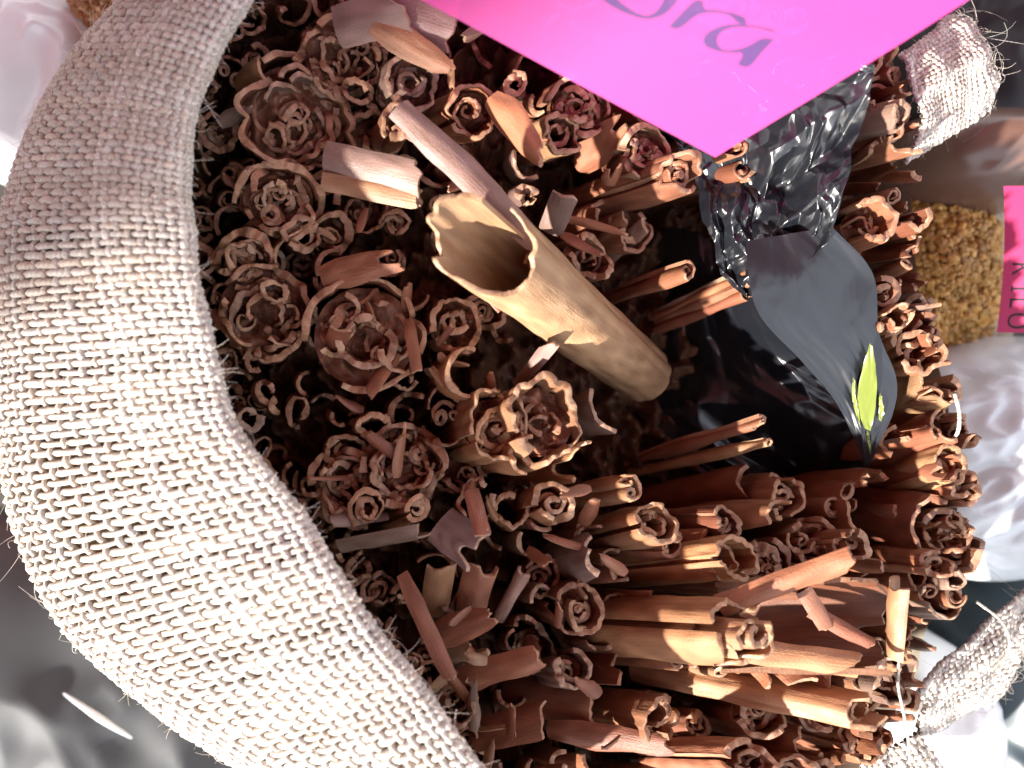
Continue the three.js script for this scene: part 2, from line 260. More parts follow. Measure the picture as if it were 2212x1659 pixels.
// a quill or fragment of bark standing or lying from base to tip; R in layout units
function quill(kind, tip, base, Rpx, label, opt = {}) {
  const seed = opt.seed ?? (seedN += 17), r = rngOf(seed), f = frame(tip, base), L = f.L, rot = f.cam + (opt.face ?? 0) * DEG, parts = [];
  const nl = opt.nl, K = opt.k ?? 1; let R = Rpx * PX;
  if (kind === 'rosette') {
    R *= 1.12;
    parts.push(['outer_bark', { R, L, ang: (opt.ang ?? 300) * DEG, shrink: 0.12, rot: rot + Math.PI, wob: 0.1, jag: 0.005, th: 0.0023, nl, taper: 0.1 }]);
    const n = (opt.n ?? 6) + 3;
    for (let k = 0; k < n; k++) parts.push(['inner_bark', { R: R * (0.9 - 0.66 * k / n), L: L + 0.002 - 0.012 * r(), flare: -0.1 + 0.3 * r(), slant: [(r() - 0.5) * 0.9, (r() - 0.5) * 0.9], ang: (110 + 170 * r()) * DEG, shrink: 0.25 * r(), rot: r() * 6.28, wob: 0.16, kink: 0.1, jag: 0.005, th: 0.0020, off: [(r() - 0.5) * R * 0.2, (r() - 0.5) * R * 0.2], nl, taper: 0.12, curl: 0.6 * r() }]);
    for (let k = 0; k < 6; k++) { const a = r() * 6.28, d = R * (0.1 + 0.6 * r()); parts.push(['bark_shard', { R: R * (0.14 + 0.22 * r()), L: L + 0.003 - 0.009 * r(), ang: (50 + 110 * r()) * DEG, rot: r() * 6.28, wob: 0.15, jag: 0.005, th: 0.0016, off: [Math.cos(a) * d, Math.sin(a) * d], nl, taper: 0.2, flare: 0.25 * r(), slant: [(r() - 0.5) * 1.6, (r() - 0.5) * 1.6] }]); }
    for (let k = 0; k < (opt.curls ?? 3); k++) { const a = r() * 6.28, d = R * (0.12 + 0.42 * r()); parts.push(['inner_curl', { R: R * (0.16 + 0.14 * r()), L: L - 0.004 * r(), ang: (380 + 300 * r()) * DEG, shrink: 0.7, rot: r() * 6.28, wob: 0.12, jag: 0.003, th: 0.0015, off: [Math.cos(a) * d, Math.sin(a) * d], nl, taper: 0 }]); }
  } else if (kind === 'tube') {
    parts.push(['outer_bark', { R, L, ang: (opt.ang ?? 345) * DEG, shrink: 0.08, rot: rot + Math.PI, wob: opt.sq ? 0.05 : 0.11, kink: opt.sq ? 0.05 : 0.1, jag: opt.jag ?? 0.0025, th: opt.th ?? 0.0020, nl, sq: opt.sq, slant: opt.slant ? [opt.slant[0] * Math.cos(f.cam + opt.slant[1] * DEG), opt.slant[0] * Math.sin(f.cam + opt.slant[1] * DEG)] : null, taper: opt.taper ?? 0.06, bow: opt.bow, bowA: r() * 6 }]);
    const n = opt.n ?? 2;
    for (let k = 0; k < n; k++) parts.push(['inner_curl', { R: R * (0.72 - 0.2 * k), L: L - 0.002 - 0.005 * r() - (opt.deep ?? 0), ang: (200 + 260 * r()) * DEG, shrink: 0.45, rot: r() * 6.28, wob: 0.12, kink: 0.1, jag: 0.004, th: 0.0016, off: [(r() - 0.5) * R * 0.2, (r() - 0.5) * R * 0.2], nl, taper: 0.1 }]);
  } else if (kind === 'scroll') {
    parts.push([null, { R, L, ang: (opt.ang ?? 560) * DEG, shrink: opt.shrink ?? 0.66, rot: rot, wob: 0.14, kink: 0.12, sq: 0.42, jag: opt.jag ?? 0.003, th: opt.th ?? (Rpx > 24 ? 0.0019 : 0.0012), nl, taper: 0.05, bow: opt.bow, bowA: r() * 6 }]);
  } else if (kind === 'double') {
    const s = R * 0.5, ca = Math.cos(rot + Math.PI / 2), sa = Math.sin(rot + Math.PI / 2);
    parts.push(['rolled_edge', { R: R * 0.55, L, ang: 560 * DEG, shrink: 0.7, rot: rot, jag: 0.0022, th: 0.0013, off: [ca * s, sa * s], nl, taper: 0.03 }]);
    parts.push(['rolled_edge', { R: R * 0.5, L: L - 0.002, ang: 520 * DEG, shrink: 0.68, rot: rot + 2, jag: 0.0022, th: 0.0013, off: [-ca * s, -sa * s], nl, taper: 0.03 }]);
    parts.push(['outer_bark', { R: R * 1.02, L: L - 0.001, ang: 190 * DEG, rot: rot + Math.PI, jag: 0.003, th: 0.0015, nl, taper: 0.05 }]);
  } else {                                             // strip, shell, flake: a bent sheet of half-width R
    const bend = (opt.bend ?? 80) * DEG, rad = R / Math.sin(Math.min(bend, Math.PI) / 2);
    parts.push([null, { R: rad, L, ang: bend, rot, flat: Math.cos(bend / 4), wob: opt.wob ?? 0.03, jag: opt.jag ?? 0.004, th: opt.th ?? 0.0016, leaf: opt.leaf ?? 0, nl: nl ?? 10, taper: opt.taper ?? 0.1, slant: opt.slant, bow: opt.bow ?? 0, bowA: r() * 6.28 }]);
  }
  for (const p of opt.extra ?? []) parts.push(p({ R, L, rot, r }));
  const along = Math.hypot(tip[0] - base[0], tip[1] - base[1]); for (let k = 0; k <= 3; k++) if (!k || (along > 90 && !opt.group)) discs.push([lerp(tip[0], base[0], k * 0.18), lerp(tip[1], base[1], k * 0.18), Rpx * (k ? 0.8 : 1)]);
  const sheet = ['strip', 'shell', 'flake'].includes(kind), name = sheet ? 'bark_fragment' : 'cinnamon_quill', cat = sheet ? 'bark fragment' : 'cinnamon quill';
  let o;
  if (parts.length === 1) o = mesh(name, bark({ tone: opt.tone, ...parts[0][1], k: K }, seed + 1), barkMat, scene, true);
  else { o = group(name); parts.forEach(([n, p], i) => mesh(n, bark({ tone: i && Math.abs(i) > 0 && kind === 'rosette' ? undefined : opt.tone, ...p, k: K }, seed + 1 + i * 3), barkMat, o)); }
  if ((kind === 'rosette' || (kind === 'tube' && (opt.n ?? 2) > 1)) && Rpx > 30) {   // packed broken bark inside the roll
    const q0 = seed * 0.37, lv = L - (kind === 'rosette' ? 0.008 : 0.011);
    mesh('crumbled_core', grid((u, v) => { const a = u * 6.2832, d = v * R * 0.84, x = d * Math.cos(a), z = d * Math.sin(a); return V(x, lv + 0.009 * facet(x / 0.006 + q0, z / 0.006, seed) + 0.005 * facet(x / 0.0025, z / 0.0025 + q0, seed + 1), z); }, 40, 14, [6, 2], (u, v, p) => { const n = 0.75 + 0.6 * (facet(p.x / 0.004, p.z / 0.004, seed + 3) + 0.2); return [0.29 * n, 0.115 * n, 0.066 * n]; }), barkMat, o);
  }
  o.position.copy(f.b); o.quaternion.copy(f.q);
  return tag(o, label, cat, opt.group);
}
const up = (px, py, y, dx = -22, dy = 14, d = 0.1) => [[px, py, y], [px + dx, py + dy, y - d]];
const E = (kind, px, py, R, y, label, opt = {}) => { const [t, b] = up(px, py, y, opt.dx, opt.dy, opt.d); return quill(kind, t, b, R, label, { nl: 6, ...opt }); };

// -- left bunch, seen end on
E('rosette', 640, 262, 122, 0.520, 'largest opened rose-like quill end with many layered curls near upper burlap edge', { n: 9, curls: 3, ang: 250, face: 40 });
E('rosette', 738, 128, 88, 0.522, 'reddish tightly layered quill end just above the largest rose-like one', { n: 8, curls: 2 });
E('scroll', 772, 196, 32, 0.527, 'small hollow tube mouth tucked between two large upper rose-like quills', { ang: 400, shrink: 0.25 });
quill('shell', [575, 160, 0.528], [520, 190, 0.5], 34, 'pale thick curled lip of bark at upper left beside burlap rim', { tone: TAN, bend: 150, jag: 0.002 });
quill('tube', [893, 176, 0.532], [835, 222, 0.46], 58, 'short thick quill with lilac side, below the long leaf-shaped red flake', { tone: RED, tone: GREY, n: 3, nl: 9 });
E('rosette', 604, 436, 78, 0.524, 'pale crumbly packed quill end in the left bunch under two fallen bark shells', { n: 7, curls: 3 });
quill('shell', [640, 520, 0.522], [575, 500, 0.47], 72, 'wide smooth tan bark cup wrapped under a pale crumbly quill end', { tone: TAN, bend: 170, face: 40, jag: 0.003 });
E('tube', 655, 505, 38, 0.524, 'small open tube wedged right under the pale crumbly quill end', { n: 1, dx: -40, dy: 20 });
E('rosette', 532, 566, 54, 0.522, 'small coarse crumbly quill end nearest the burlap at mid height', { n: 5, curls: 3 });
E('rosette', 572, 676, 100, 0.522, 'wide loosely curled open quill beside burlap edge, dark hollow inside', { n: 4, curls: 1, ang: 260, face: 20 });
E('scroll', 592, 628, 28, 0.528, 'small ring-shaped tube inside the wide loosely curled open quill', { ang: 380, shrink: 0.3 });
E('rosette', 792, 728, 116, 0.524, 'broad ragged rose-like quill end in middle of the left bunch', { n: 9, curls: 3 });
quill('strip', [735, 715, 0.535], [708, 790, 0.51], 22, 'short pale bark chip lying upon the broad ragged rose-like quill', { bend: 50 });
E('tube', 985, 700, 62, 0.52, 'ragged quill end directly under the big bright central quill', { n: 3, dx: -55, dy: 25 });
quill('shell', [985, 800, 0.53], [935, 808, 0.47], 52, 'smooth tan half-rolled cup opening to the right, beside a dark gap', { tone: TAN, bend: 190, face: 20, jag: 0.003 });
quill('strip', [1190, 745, 0.535], [1115, 835, 0.505], 14, 'short grey-tan splinter leaning on the big bright central quill', { tone: GREY, bend: 70 });
quill('strip', [900, 800, 0.535], [882, 690, 0.52], 10, 'thin upright bark splinter between rose-like quill and smooth tan cup', { bend: 60 });
E('rosette', 762, 1048, 84, 0.517, 'brown curled rose-like quill end, left one of a touching pair', { n: 6, curls: 4 });
E('rosette', 872, 1012, 88, 0.519, 'brown layered rose-like quill end, right one of a touching pair', { n: 6, curls: 2 });
E('scroll', 795, 1098, 40, 0.527, 'small spiral quill below the touching pair of brown rose-like ends', { ang: 760 });
E('scroll', 808, 918, 36, 0.522, 'dusty hollow quill mouth just above the brown rose-like pair', { ang: 400, shrink: 0.3 });
quill('tube', [905, 1098, 0.527], [840, 1120, 0.47], 26, 'small pale-tipped tube pointing right beneath the brown rose-like pair', { n: 2 });
quill('tube', [1080, 920, 0.532], [985, 960, 0.46], 78, 'bright tan quill with torn mouth, left of two big facing quills', { tone: TAN, n: 4, nl: 10, jag: 0.004 });
quill('tube', [1178, 905, 0.534], [1050, 965, 0.44], 88, 'big open quill with dark red hollow below the bright central quill', { n: 3, deep: 0.006, nl: 10, jag: 0.005 });
quill('shell', [1120, 985, 0.533], [1010, 985, 0.48], 40, 'cream coloured split bark half lying under two big facing quills', { tone: TAN, bend: 160, jag: 0.006 });
quill('shell', [1240, 990, 0.525], [1080, 1010, 0.47], 42, 'broad tan trough of bark with sawtooth end pointing right', { tone: TAN, bend: 150, jag: 0.006, face: 20 });
E('scroll', 1030, 1085, 54, 0.521, 'open brown ring of bark with a splinter standing across it', { ang: 330, shrink: 0.1 });
quill('strip', [1045, 1160, 0.537], [1018, 1058, 0.527], 17, 'narrow orange splinter standing across an open brown ring', { bend: 60 });
E('scroll', 1100, 1098, 40, 0.517, 'dark half-open curl right of the open brown ring', { ang: 300, shrink: 0.2 });
quill('tube', [1200, 1085, 0.53], [1120, 1110, 0.47], 40, 'short tan quill with two small ragged mouths pointing right', { tone: TAN, n: 2, jag: 0.005 });
quill('double', [1365, 1052, 0.522], [1180, 1082, 0.46], 26, 'slim double-rolled quill poking right over the dark gap', { tone: TAN, nl: 12 });
quill('tube', [1420, 1128, 0.524], [1270, 1165, 0.46], 46, 'pale square-cut quill tip sticking out over the dark gap', { tone: TAN, n: 1, nl: 10, jag: 0.002 });
quill('shell', [1275, 1200, 0.53], [1180, 1200, 0.48], 52, 'grey-tan hooded shell of bark left of the pale square-cut tip', { tone: GREY, bend: 140, leaf: 0.3 });
quill('flake', [1030, 1190, 0.532], [950, 1130, 0.522], 44, 'lilac-grey flat bark scale below the open brown ring', { tone: GREY, bend: 70, jag: 0.003 });
quill('strip', [932, 1150, 0.529], [735, 1185, 0.52], 26, 'long crumbling ragged strip along bottom of the brown rose-like pair', { bend: 120, face: -60, jag: 0.006 });
quill('tube', [1255, 1320, 0.522], [1170, 1290, 0.46], 52, 'frayed quill with finger-like torn end left of the big lower quill', { n: 4, jag: 0.007 });
quill('strip', [968, 1452, 0.54], [868, 1240, 0.522], 20, 'long flat brown splinter lying diagonally near lower burlap edge', { bend: 40, leaf: 0.5 });
quill('shell', [1040, 1225, 0.525], [1010, 1340, 0.505], 34, 'square-ended curved bark plate in the lower left bunch', { bend: 90, jag: 0.002 });
quill('shell', [955, 1220, 0.522], [935, 1330, 0.5], 30, 'dark curved bark plate left of the square-ended one', { bend: 80 });
quill('flake', [1060, 1330, 0.527], [930, 1380, 0.515], 40, 'reddish leaf-like flake above the lower curled slices', { bend: 90, leaf: 0.7 });
quill('strip', [1135, 1235, 0.527], [1075, 1340, 0.51], 14, 'thin rolled splinter upright among the lower left plates', { bend: 200 });
quill('shell', [1160, 1420, 0.522], [960, 1490, 0.505], 40, 'large smooth reddish curved slice above the lower dark gap', { tone: RED, bend: 100, leaf: 0.4, face: -30 });
quill('shell', [1030, 1400, 0.522], [940, 1420, 0.5], 34, 'hook-shaped pale-edged curl beside lower burlap edge', { bend: 170, face: -40 });
quill('flake', [1275, 1520, 0.505], [1090, 1500, 0.47], 46, 'brown rounded bark slab pointing right over the lower dark gap', { bend: 80 });
quill('flake', [1175, 1555, 0.516], [1020, 1590, 0.5], 36, 'brown torn slab beside lowest stretch of burlap edge', { bend: 70, jag: 0.006 });
quill('strip', [1450, 1612, 0.525], [1185, 1575, 0.5], 34, 'long bark strip with pale torn lower edge near bottom', { bend: 70, leaf: 0.6, face: -25 });

// -- loose pieces over the upper half
quill('strip', [1166, 528, 0.545], [862, 232, 0.548], 34, 'long lilac-grey bark strip lying diagonally above the big central quill', { tone: GREY, bend: 95, nl: 18, face: 25, leaf: 0.35, jag: 0.003 });
quill('tube', [862, 262, 0.538], [822, 318, 0.48], 34, 'pale fibrous quill end at the upper end of the diagonal strip', { n: 2 });
quill('strip', [960, 330, 0.536], [858, 268, 0.535], 12, 'thin pale splinter running beside the long diagonal strip', { bend: 70 });
quill('flake', [972, 152, 0.54], [806, 52, 0.54], 40, 'long leaf-shaped red flake under the edge of pink paper', { bend: 60, leaf: 0.85, jag: 0.006, nl: 14 });
quill('flake', [862, 22, 0.545], [726, 60, 0.535], 44, 'lilac flat bark sheet at top between sack rim and pink paper', { tone: GREY, bend: 50, jag: 0.006 });
quill('flake', [975, 62, 0.54], [840, 20, 0.54], 46, 'greyish pink broken sheet touching the pink paper at top', { tone: GREY, bend: 60, jag: 0.006 });
quill('shell', [905, 400, 0.538], [702, 350, 0.53], 42, 'smooth lilac trough of bark lying left of the diagonal strip', { tone: GREY, bend: 110, nl: 12, face: -20, jag: 0.002 });
quill('strip', [888, 428, 0.535], [695, 392, 0.53], 20, 'fibrous tan strip directly under the smooth lilac trough', { bend: 60, nl: 10 });
quill('flake', [860, 560, 0.53], [695, 600, 0.525], 34, 'flat reddish plank above the broad ragged rose-like quill', { tone: RED, bend: 40, leaf: 0.4 });
quill('tube', [1022, 238, 0.53], [935, 280, 0.46], 52, 'reddish quill with dark hollow mouth right of the diagonal strip', { tone: RED, n: 3 });
E('scroll', 1112, 182, 30, 0.532, 'round nub-like curled quill end close under pink paper', { ang: 500 });
quill('flake', [1170, 335, 0.543], [1062, 212, 0.535], 40, 'large red pointed flake in the middle under pink paper', { tone: RED, bend: 80, leaf: 0.7, nl: 12, face: -20 });
E('rosette', 1255, 232, 62, 0.525, 'ragged greyish rose-like quill end touching pink paper edge', { n: 6, curls: 2, dx: -90, dy: 40 });
quill('tube', [1215, 288, 0.527], [1120, 330, 0.46], 40, 'pale-lipped small quill with lilac hollow below ragged greyish one', { n: 1 });
quill('flake', [1220, 425, 0.527], [1190, 500, 0.51], 26, 'small upright lilac-tipped slab between diagonal strip and right quills', { tone: GREY, bend: 60 });
quill('shell', [1335, 268, 0.525], [1255, 365, 0.49], 44, 'pointed leaf-like brown bark sail beneath the pink paper', { bend: 70, leaf: 0.7, jag: 0.004 });
quill('tube', [1480, 372, 0.53], [1190, 470, 0.43], 48, 'long brown quill reaching right to the black plastic near pink paper', { n: 4, nl: 14, jag: 0.005 });
E('rosette', 1395, 330, 50, 0.522, 'knobbly quill cluster between pink paper and long brown quill', { n: 5, curls: 3, dx: -120, dy: 50 });
// -- thin sticks over the dark gap
quill('scroll', [1480, 588, 0.512], [1290, 655, 0.44], 22, 'tan tube with round mouth above dark gap beside black plastic', { ang: 520, nl: 12 });
quill('strip', [1350, 470, 0.50], [1225, 590, 0.44], 14, 'dim upper splinter crossing dark gap below long brown quill', { bend: 80 });
quill('strip', [1395, 488, 0.50], [1240, 612, 0.43], 18, 'dim broad splinter crossing dark gap, lower of two parallel ones', { bend: 80 });
quill('double', [1620, 598, 0.505], [1420, 690, 0.44], 20, 'ragged upper stick of a pair lying against the black plastic', { nl: 12 });
quill('scroll', [1618, 635, 0.50], [1420, 712, 0.44], 15, 'slim lower stick of a pair lying against the black plastic', { nl: 12 });
quill('scroll', [1645, 912, 0.505], [1350, 1000, 0.43], 13, 'upper of two thin parallel sticks across the dark gap', { nl: 14 });
quill('scroll', [1658, 956, 0.50], [1360, 1022, 0.43], 12, 'lower of two thin parallel sticks across the dark gap', { nl: 14 });
quill('shell', [1612, 1042, 0.49], [1370, 1090, 0.43], 40, 'dim ragged bark trough below the two thin parallel sticks', { bend: 120, jag: 0.008 });
// -- the big central quill: mouth towards the lens, tail sinking into the gap
quill('tube', [1035, 525, 0.566], [1392, 812, 0.455], 80, 'big bright hollow quill leaning across the centre with wide open mouth', {
  n: 0, ang: 335, nl: 20, jag: 0.0028, th: 0.0018, tone: PALE, face: -100, taper: 0.12, sq: 0.05, slant: [-0.95, 0],
  extra: [({ R, L, rot }) => ['rolled_edge', { R: R * 0.3, L: L * 0.8, ang: 5, shrink: 0.5, rot: rot, off: [R * 0.55 * Math.cos(rot), R * 0.55 * Math.sin(rot)], th: 0.0013, jag: 0.004, nl: 8, tone: TAN }]] });// -- lower right: quills seen from the side
quill('tube', [1592, 1368, 0.545], [1230, 1345, 0.46], 68, 'stout orange-tan quill with torn end at lower right', { tone: TAN, n: 3, nl: 16, jag: 0.004, k: 1.1, deep: -0.012 });
quill('strip', [1840, 1212, 0.552], [1555, 1312, 0.535], 24, 'long pointed rim strip rising diagonally over the torn open quill', { bend: 120, nl: 14, k: 1.05, face: -30 });
quill('shell', [1905, 1352, 0.527], [1560, 1352, 0.505], 92, 'wide split-open quill trough at lower right full of broken bark', { bend: 190, face: 180, nl: 14, jag: 0.005, taper: 0 });
quill('shell', [1935, 1262, 0.537], [1925, 1415, 0.532], 30, 'upright ribbed tan bark band closing end of the split-open trough', { tone: TAN, bend: 150, jag: 0.001, k: 1.1, nl: 16, face: 70 });
quill('strip', [1880, 1395, 0.535], [1750, 1318, 0.532], 15, 'orange splinter lying inside the split-open trough', { bend: 90 });
quill('strip', [1790, 1360, 0.533], [1735, 1272, 0.537], 16, 'yellowish splinter crossing inside the split-open trough', { bend: 60 });
quill('strip', [1852, 1438, 0.537], [1600, 1405, 0.532], 22, 'ragged pale bark edge along lower side of split-open trough', { tone: TAN, bend: 100, jag: 0.008, nl: 12, k: 1.15 });
[[1660, 1450], [1720, 1462], [1790, 1468], [1850, 1455]].forEach(([x, y], i) => quill('flake', [x + 12, y + 14, 0.528], [x - 40, y - 40, 0.515], 26, ['first jagged tan chip below the split-open trough, counted from the left', 'second jagged tan chip below the split-open trough, counted from the left', 'third jagged tan chip below the split-open trough, counted from the left', 'rightmost jagged tan chip below the split-open trough'][i], { bend: 80, jag: 0.006, k: 1.1 }));
[[1500, 1430], [1560, 1448], [1610, 1440]].forEach(([x, y], i) => quill('scroll', [x, y, 0.515], [x - 70, y - 10, 0.48], 20, ['left crumbly curl between stout orange-tan quill and long stick', 'middle crumbly curl between stout orange-tan quill and long stick', 'right crumbly curl between stout orange-tan quill and long stick'][i], { jag: 0.006 }));
quill('tube', [1592, 1205, 0.525], [1290, 1235, 0.45], 58, 'smooth yellowish quill behind the stout orange-tan one', { tone: TAN, n: 2, nl: 14, jag: 0.002 });
E('rosette', 1655, 1225, 58, 0.51, 'dark scrolled quill mouth at right end of smooth yellowish quill', { n: 5, curls: 4, dx: -150, dy: 10 });
E('rosette', 1760, 1185, 62, 0.505, 'dim red layered quill end above the long pointed rim strip', { n: 5, curls: 2, dx: -190, dy: 10 });
quill('tube', [1882, 1540, 0.54], [1380, 1440, 0.46], 36, 'long straight orange stick pointing right near the bottom', { tone: TAN, n: 1, nl: 18, jag: 0.003, k: 1.12, ang: 300, face: 160 });
quill('tube', [1622, 1648, 0.535], [1420, 1640, 0.46], 58, 'bright orange quill with coiled mouth at bottom edge', { n: 3, nl: 10, k: 1.1 });
E('rosette', 1640, 1535, 55, 0.5, 'dim ragged quill cluster under the long straight orange stick', { n: 5, curls: 2, dx: -170, dy: -20 });
E('rosette', 1770, 1530, 46, 0.497, 'dim knotted quill end right of the ragged cluster at bottom', { n: 5, curls: 3, dx: -180, dy: -30 });
E('rosette', 1862, 1590, 55, 0.5, 'blurred dark quill end in the lower right corner of the sack', { n: 6, curls: 3, dx: -180, dy: -40 });
quill('flake', [1840, 1100, 0.503], [1660, 1080, 0.44], 60, 'broad smooth dark bark sheet leaning right above lower quills', { bend: 60 });
quill('shell', [1985, 1130, 0.512], [1780, 1090, 0.44], 62, 'large smooth brown slab among the right-hand quills', { bend: 80, jag: 0.003 });
E('rosette', 2050, 1165, 62, 0.505, 'dark pitted quill end bulging from the right side of the pile', { n: 6, curls: 4, dx: -200, dy: -10, k: 0.85 });
quill('tube', [1990, 760, 0.512], [1850, 800, 0.43], 46, 'pale-mouthed quill on the right rim beside black plastic', { n: 3 });
quill('flake', [2010, 830, 0.515], [1880, 900, 0.46], 56, 'wide ribbed pinkish slab on the right rim', { bend: 70, nl: 12 });
quill('strip', [2030, 925, 0.512], [1830, 1010, 0.44], 40, 'long tan half-pipe leaning right below the ribbed slab', { bend: 140, nl: 12 });
quill('tube', [2055, 1000, 0.512], [1870, 1060, 0.44], 40, 'reddish straight quill right of the long tan half-pipe', { n: 2, nl: 12 });

const edge = (py) => { for (let i = 1; i < innerPx.length; i++) if (py <= innerPx[i][1]) { const [a, b] = [innerPx[i - 1], innerPx[i]]; return lerp(a[0], b[0], (py - a[1]) / (b[1] - a[1])); } return 1240; };
const rimX = (py) => { const q = rightPx.slice(3, 17); for (let i = 1; i < q.length; i++) if (py <= q[i][1]) { const [a, b] = [q[i - 1], q[i]]; return lerp(a[0], b[0], (py - a[1]) / (b[1] - a[1])); } return 1640; };
discs.push([1680, 1345, 100], [1760, 1345, 100], [1840, 1345, 100]);
// -- quills that fill the pile between the ones above
{
  const r = rngOf(4242);
  const hole = [[1080, 700], [1350, 520], [1480, 400], [1800, 300], [1900, 560], [1925, 900], [1860, 1030], [1500, 1080], [1330, 1000], [1290, 860], [1130, 840]];
  const inHole = (x, y) => { let c = false; for (let i = 0, j = hole.length - 1; i < hole.length; j = i++) { const [a, b] = hole[i], [d, e] = hole[j]; if ((b > y) !== (e > y) && x < (d - a) * (y - b) / (e - b) + a) c = !c; } return c; };
  const lean = (px, py) => { const k = smooth(1020, 1550, px), L = lerp(26, 290, k), a = lerp(0.32, -0.16, smooth(500, 1560, py)); return [-L, L * a]; };
  const pass = (count, y0, y1, r0, r1, gap, own, far) => {
    const mine = []; let made = 0;
    for (let tries = 0; tries < 6000 && made < count; tries++) {
      const py = lerp(-60, 1720, r()), px = lerp(edge(py) - 45, rimX(py) - 4, r()), R = lerp(r0, r1, r());
      if (inHole(px, py) || (own ? mine : discs.concat(mine)).some(([x, y, q]) => Math.hypot(x - px, y - py) < (q + R) * gap)) continue;
      mine.push([px, py, R]); made++;
      const [dx, dy] = lean(px, py), y = lerp(y0, y1, r()) + (px > 1850 ? 0.004 : 0), flat = (px < 1350 && py > 1110) || (px > 960 && px < 1350 && py < 470), kinds = flat ? ['flake', 'shell', 'flake', 'strip', 'shell', 'tube', 'flake'] : ['scroll', 'double', 'tube', 'shell', 'shell', 'tube', 'tube'], kind = kinds[Math.floor(r() * 7)], ang = 260 + 150 * r();
      const g = px < 1150 ? (py < 520 ? 0 : py < 1000 ? 1 : 2) : px > 1800 ? (py < 720 ? 3 : 4) : (py < 700 ? 5 : 6), sheet = kind === 'shell' || kind === 'strip' || kind === 'flake';
      const where = ['deep among the red-tinted upper left bunch', 'deep among the middle left bunch', 'deep among the lower left bunch', 'packed along the upper right rim', 'packed along the right rim beside white plastic', 'in shade beneath the pink paper', 'leaning right in the lower pile'][g];
      quill(kind, [px, py, y], [px + dx * (0.8 + 0.4 * r()), py + dy + (r() - 0.5) * 30, y - 0.1 + (far ? -0.03 : 0)], R, (sheet ? 'small bent bark piece ' : 'small rolled quill ') + where, { nl: 6, face: (r() - 0.5) * 200, bend: 60 + 120 * r(), leaf: r() * 0.5, n: 3, ang: sheet ? undefined : ang, jag: 0.005, group: (sheet ? 'bark pieces ' : 'quills ') + where });
    }
  };
  pass(165, 0.503, 0.52, 24, 56, 0.58, false);
  pass(120, 0.487, 0.504, 34, 58, 0.66, true, true);
  for (let k = 0; k < 56; k++) {                       // small splinters and scales lying loose on the bunches
    const py = lerp(20, 1620, r()), px = lerp(edge(py) + 25, 1330, r()); if (inHole(px, py)) continue;
    const a = r() * 6.28, l = 22 + 50 * r() * r(), y = 0.516 + 0.012 * r(), g = py < 520 ? 0 : py < 1000 ? 1 : 2, where = ['over the red-tinted upper left bunch', 'over the middle left bunch', 'over the lower left bunch'][g];
    quill('flake', [px + l * Math.cos(a), py + l * Math.sin(a), y], [px - l * Math.cos(a), py - l * Math.sin(a), y - 0.012 * r()], 7 + 13 * r(), 'small loose bark splinter ' + where, { nl: 5, face: (r() - 0.5) * 120, bend: 40 + 90 * r(), leaf: 0.35 + 0.6 * r(), jag: 0.005, th: 0.0012, group: 'loose splinters ' + where });
  }
  for (let k = 0; k < 46; k++) {                       // quills squeezed against the burlap on the left
    const py = lerp(-20, 1640, (k + r()) / 46), px = edge(py) + 6 + 46 * r(), kind = ['scroll', 'shell', 'tube', 'strip', 'flake'][Math.floor(r() * 5)], sheet = kind !== 'scroll' && kind !== 'tube', where = 'squeezed against the turned-over burlap rim';
    quill(kind, [px, py, 0.496 + 0.018 * r()], [px - 40 * r(), py + 40 * (r() - 0.5), 0.42], 20 + 24 * r(), (sheet ? 'dark bent bark piece ' : 'dark small quill ') + where, { nl: 6, face: (r() - 0.5) * 200, bend: 50 + 120 * r(), leaf: 0.5 * r(), n: 1, ang: sheet ? undefined : 300 + 200 * r(), jag: 0.005, group: (sheet ? 'bark pieces ' : 'quills ') + where });
  }
  // tips packed along the right rim
  for (let k = 0; k < 66; k++) {
    const py = lerp(90, 1640, (k + r()) / 66), px = rimX(py) + 6 - 110 * r() * (py < 700 ? 1 : 0.8), kind = ['flake', 'scroll', 'shell', 'strip', 'flake'][Math.floor(r() * 5)], sheet = kind !== 'scroll';
    if (inHole(px, py)) continue;
    const where = py < 700 ? 'on the upper right rim against yellow grains' : 'on the right rim against white plastic';
    quill(kind, [px, py, 0.502 + 0.014 * r()], [px - 90 - 90 * r(), py + 40 * (r() + 0.2) - smooth(900, 1300, py) * 40, 0.46], 18 + 20 * r(), (sheet ? 'small broken bark flake ' : 'small quill tip ') + where, { nl: 7, face: (r() - 0.5) * 120, bend: 50 + 90 * r(), leaf: 0.3 + 0.5 * r(), jag: 0.004, group: (sheet ? 'flakes ' : 'quill tips ') + where });
  }
}
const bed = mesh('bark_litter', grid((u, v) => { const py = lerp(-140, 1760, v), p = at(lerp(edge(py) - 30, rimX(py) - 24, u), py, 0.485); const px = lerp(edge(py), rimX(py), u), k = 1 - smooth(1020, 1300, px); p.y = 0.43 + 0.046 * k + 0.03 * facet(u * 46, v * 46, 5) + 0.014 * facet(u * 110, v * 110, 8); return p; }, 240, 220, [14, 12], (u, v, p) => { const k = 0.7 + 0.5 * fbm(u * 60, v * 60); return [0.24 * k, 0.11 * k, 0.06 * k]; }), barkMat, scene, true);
tag(bed, 'dark broken bark deep in the gaps between the quills', 'bark litter', null, 'stuff');

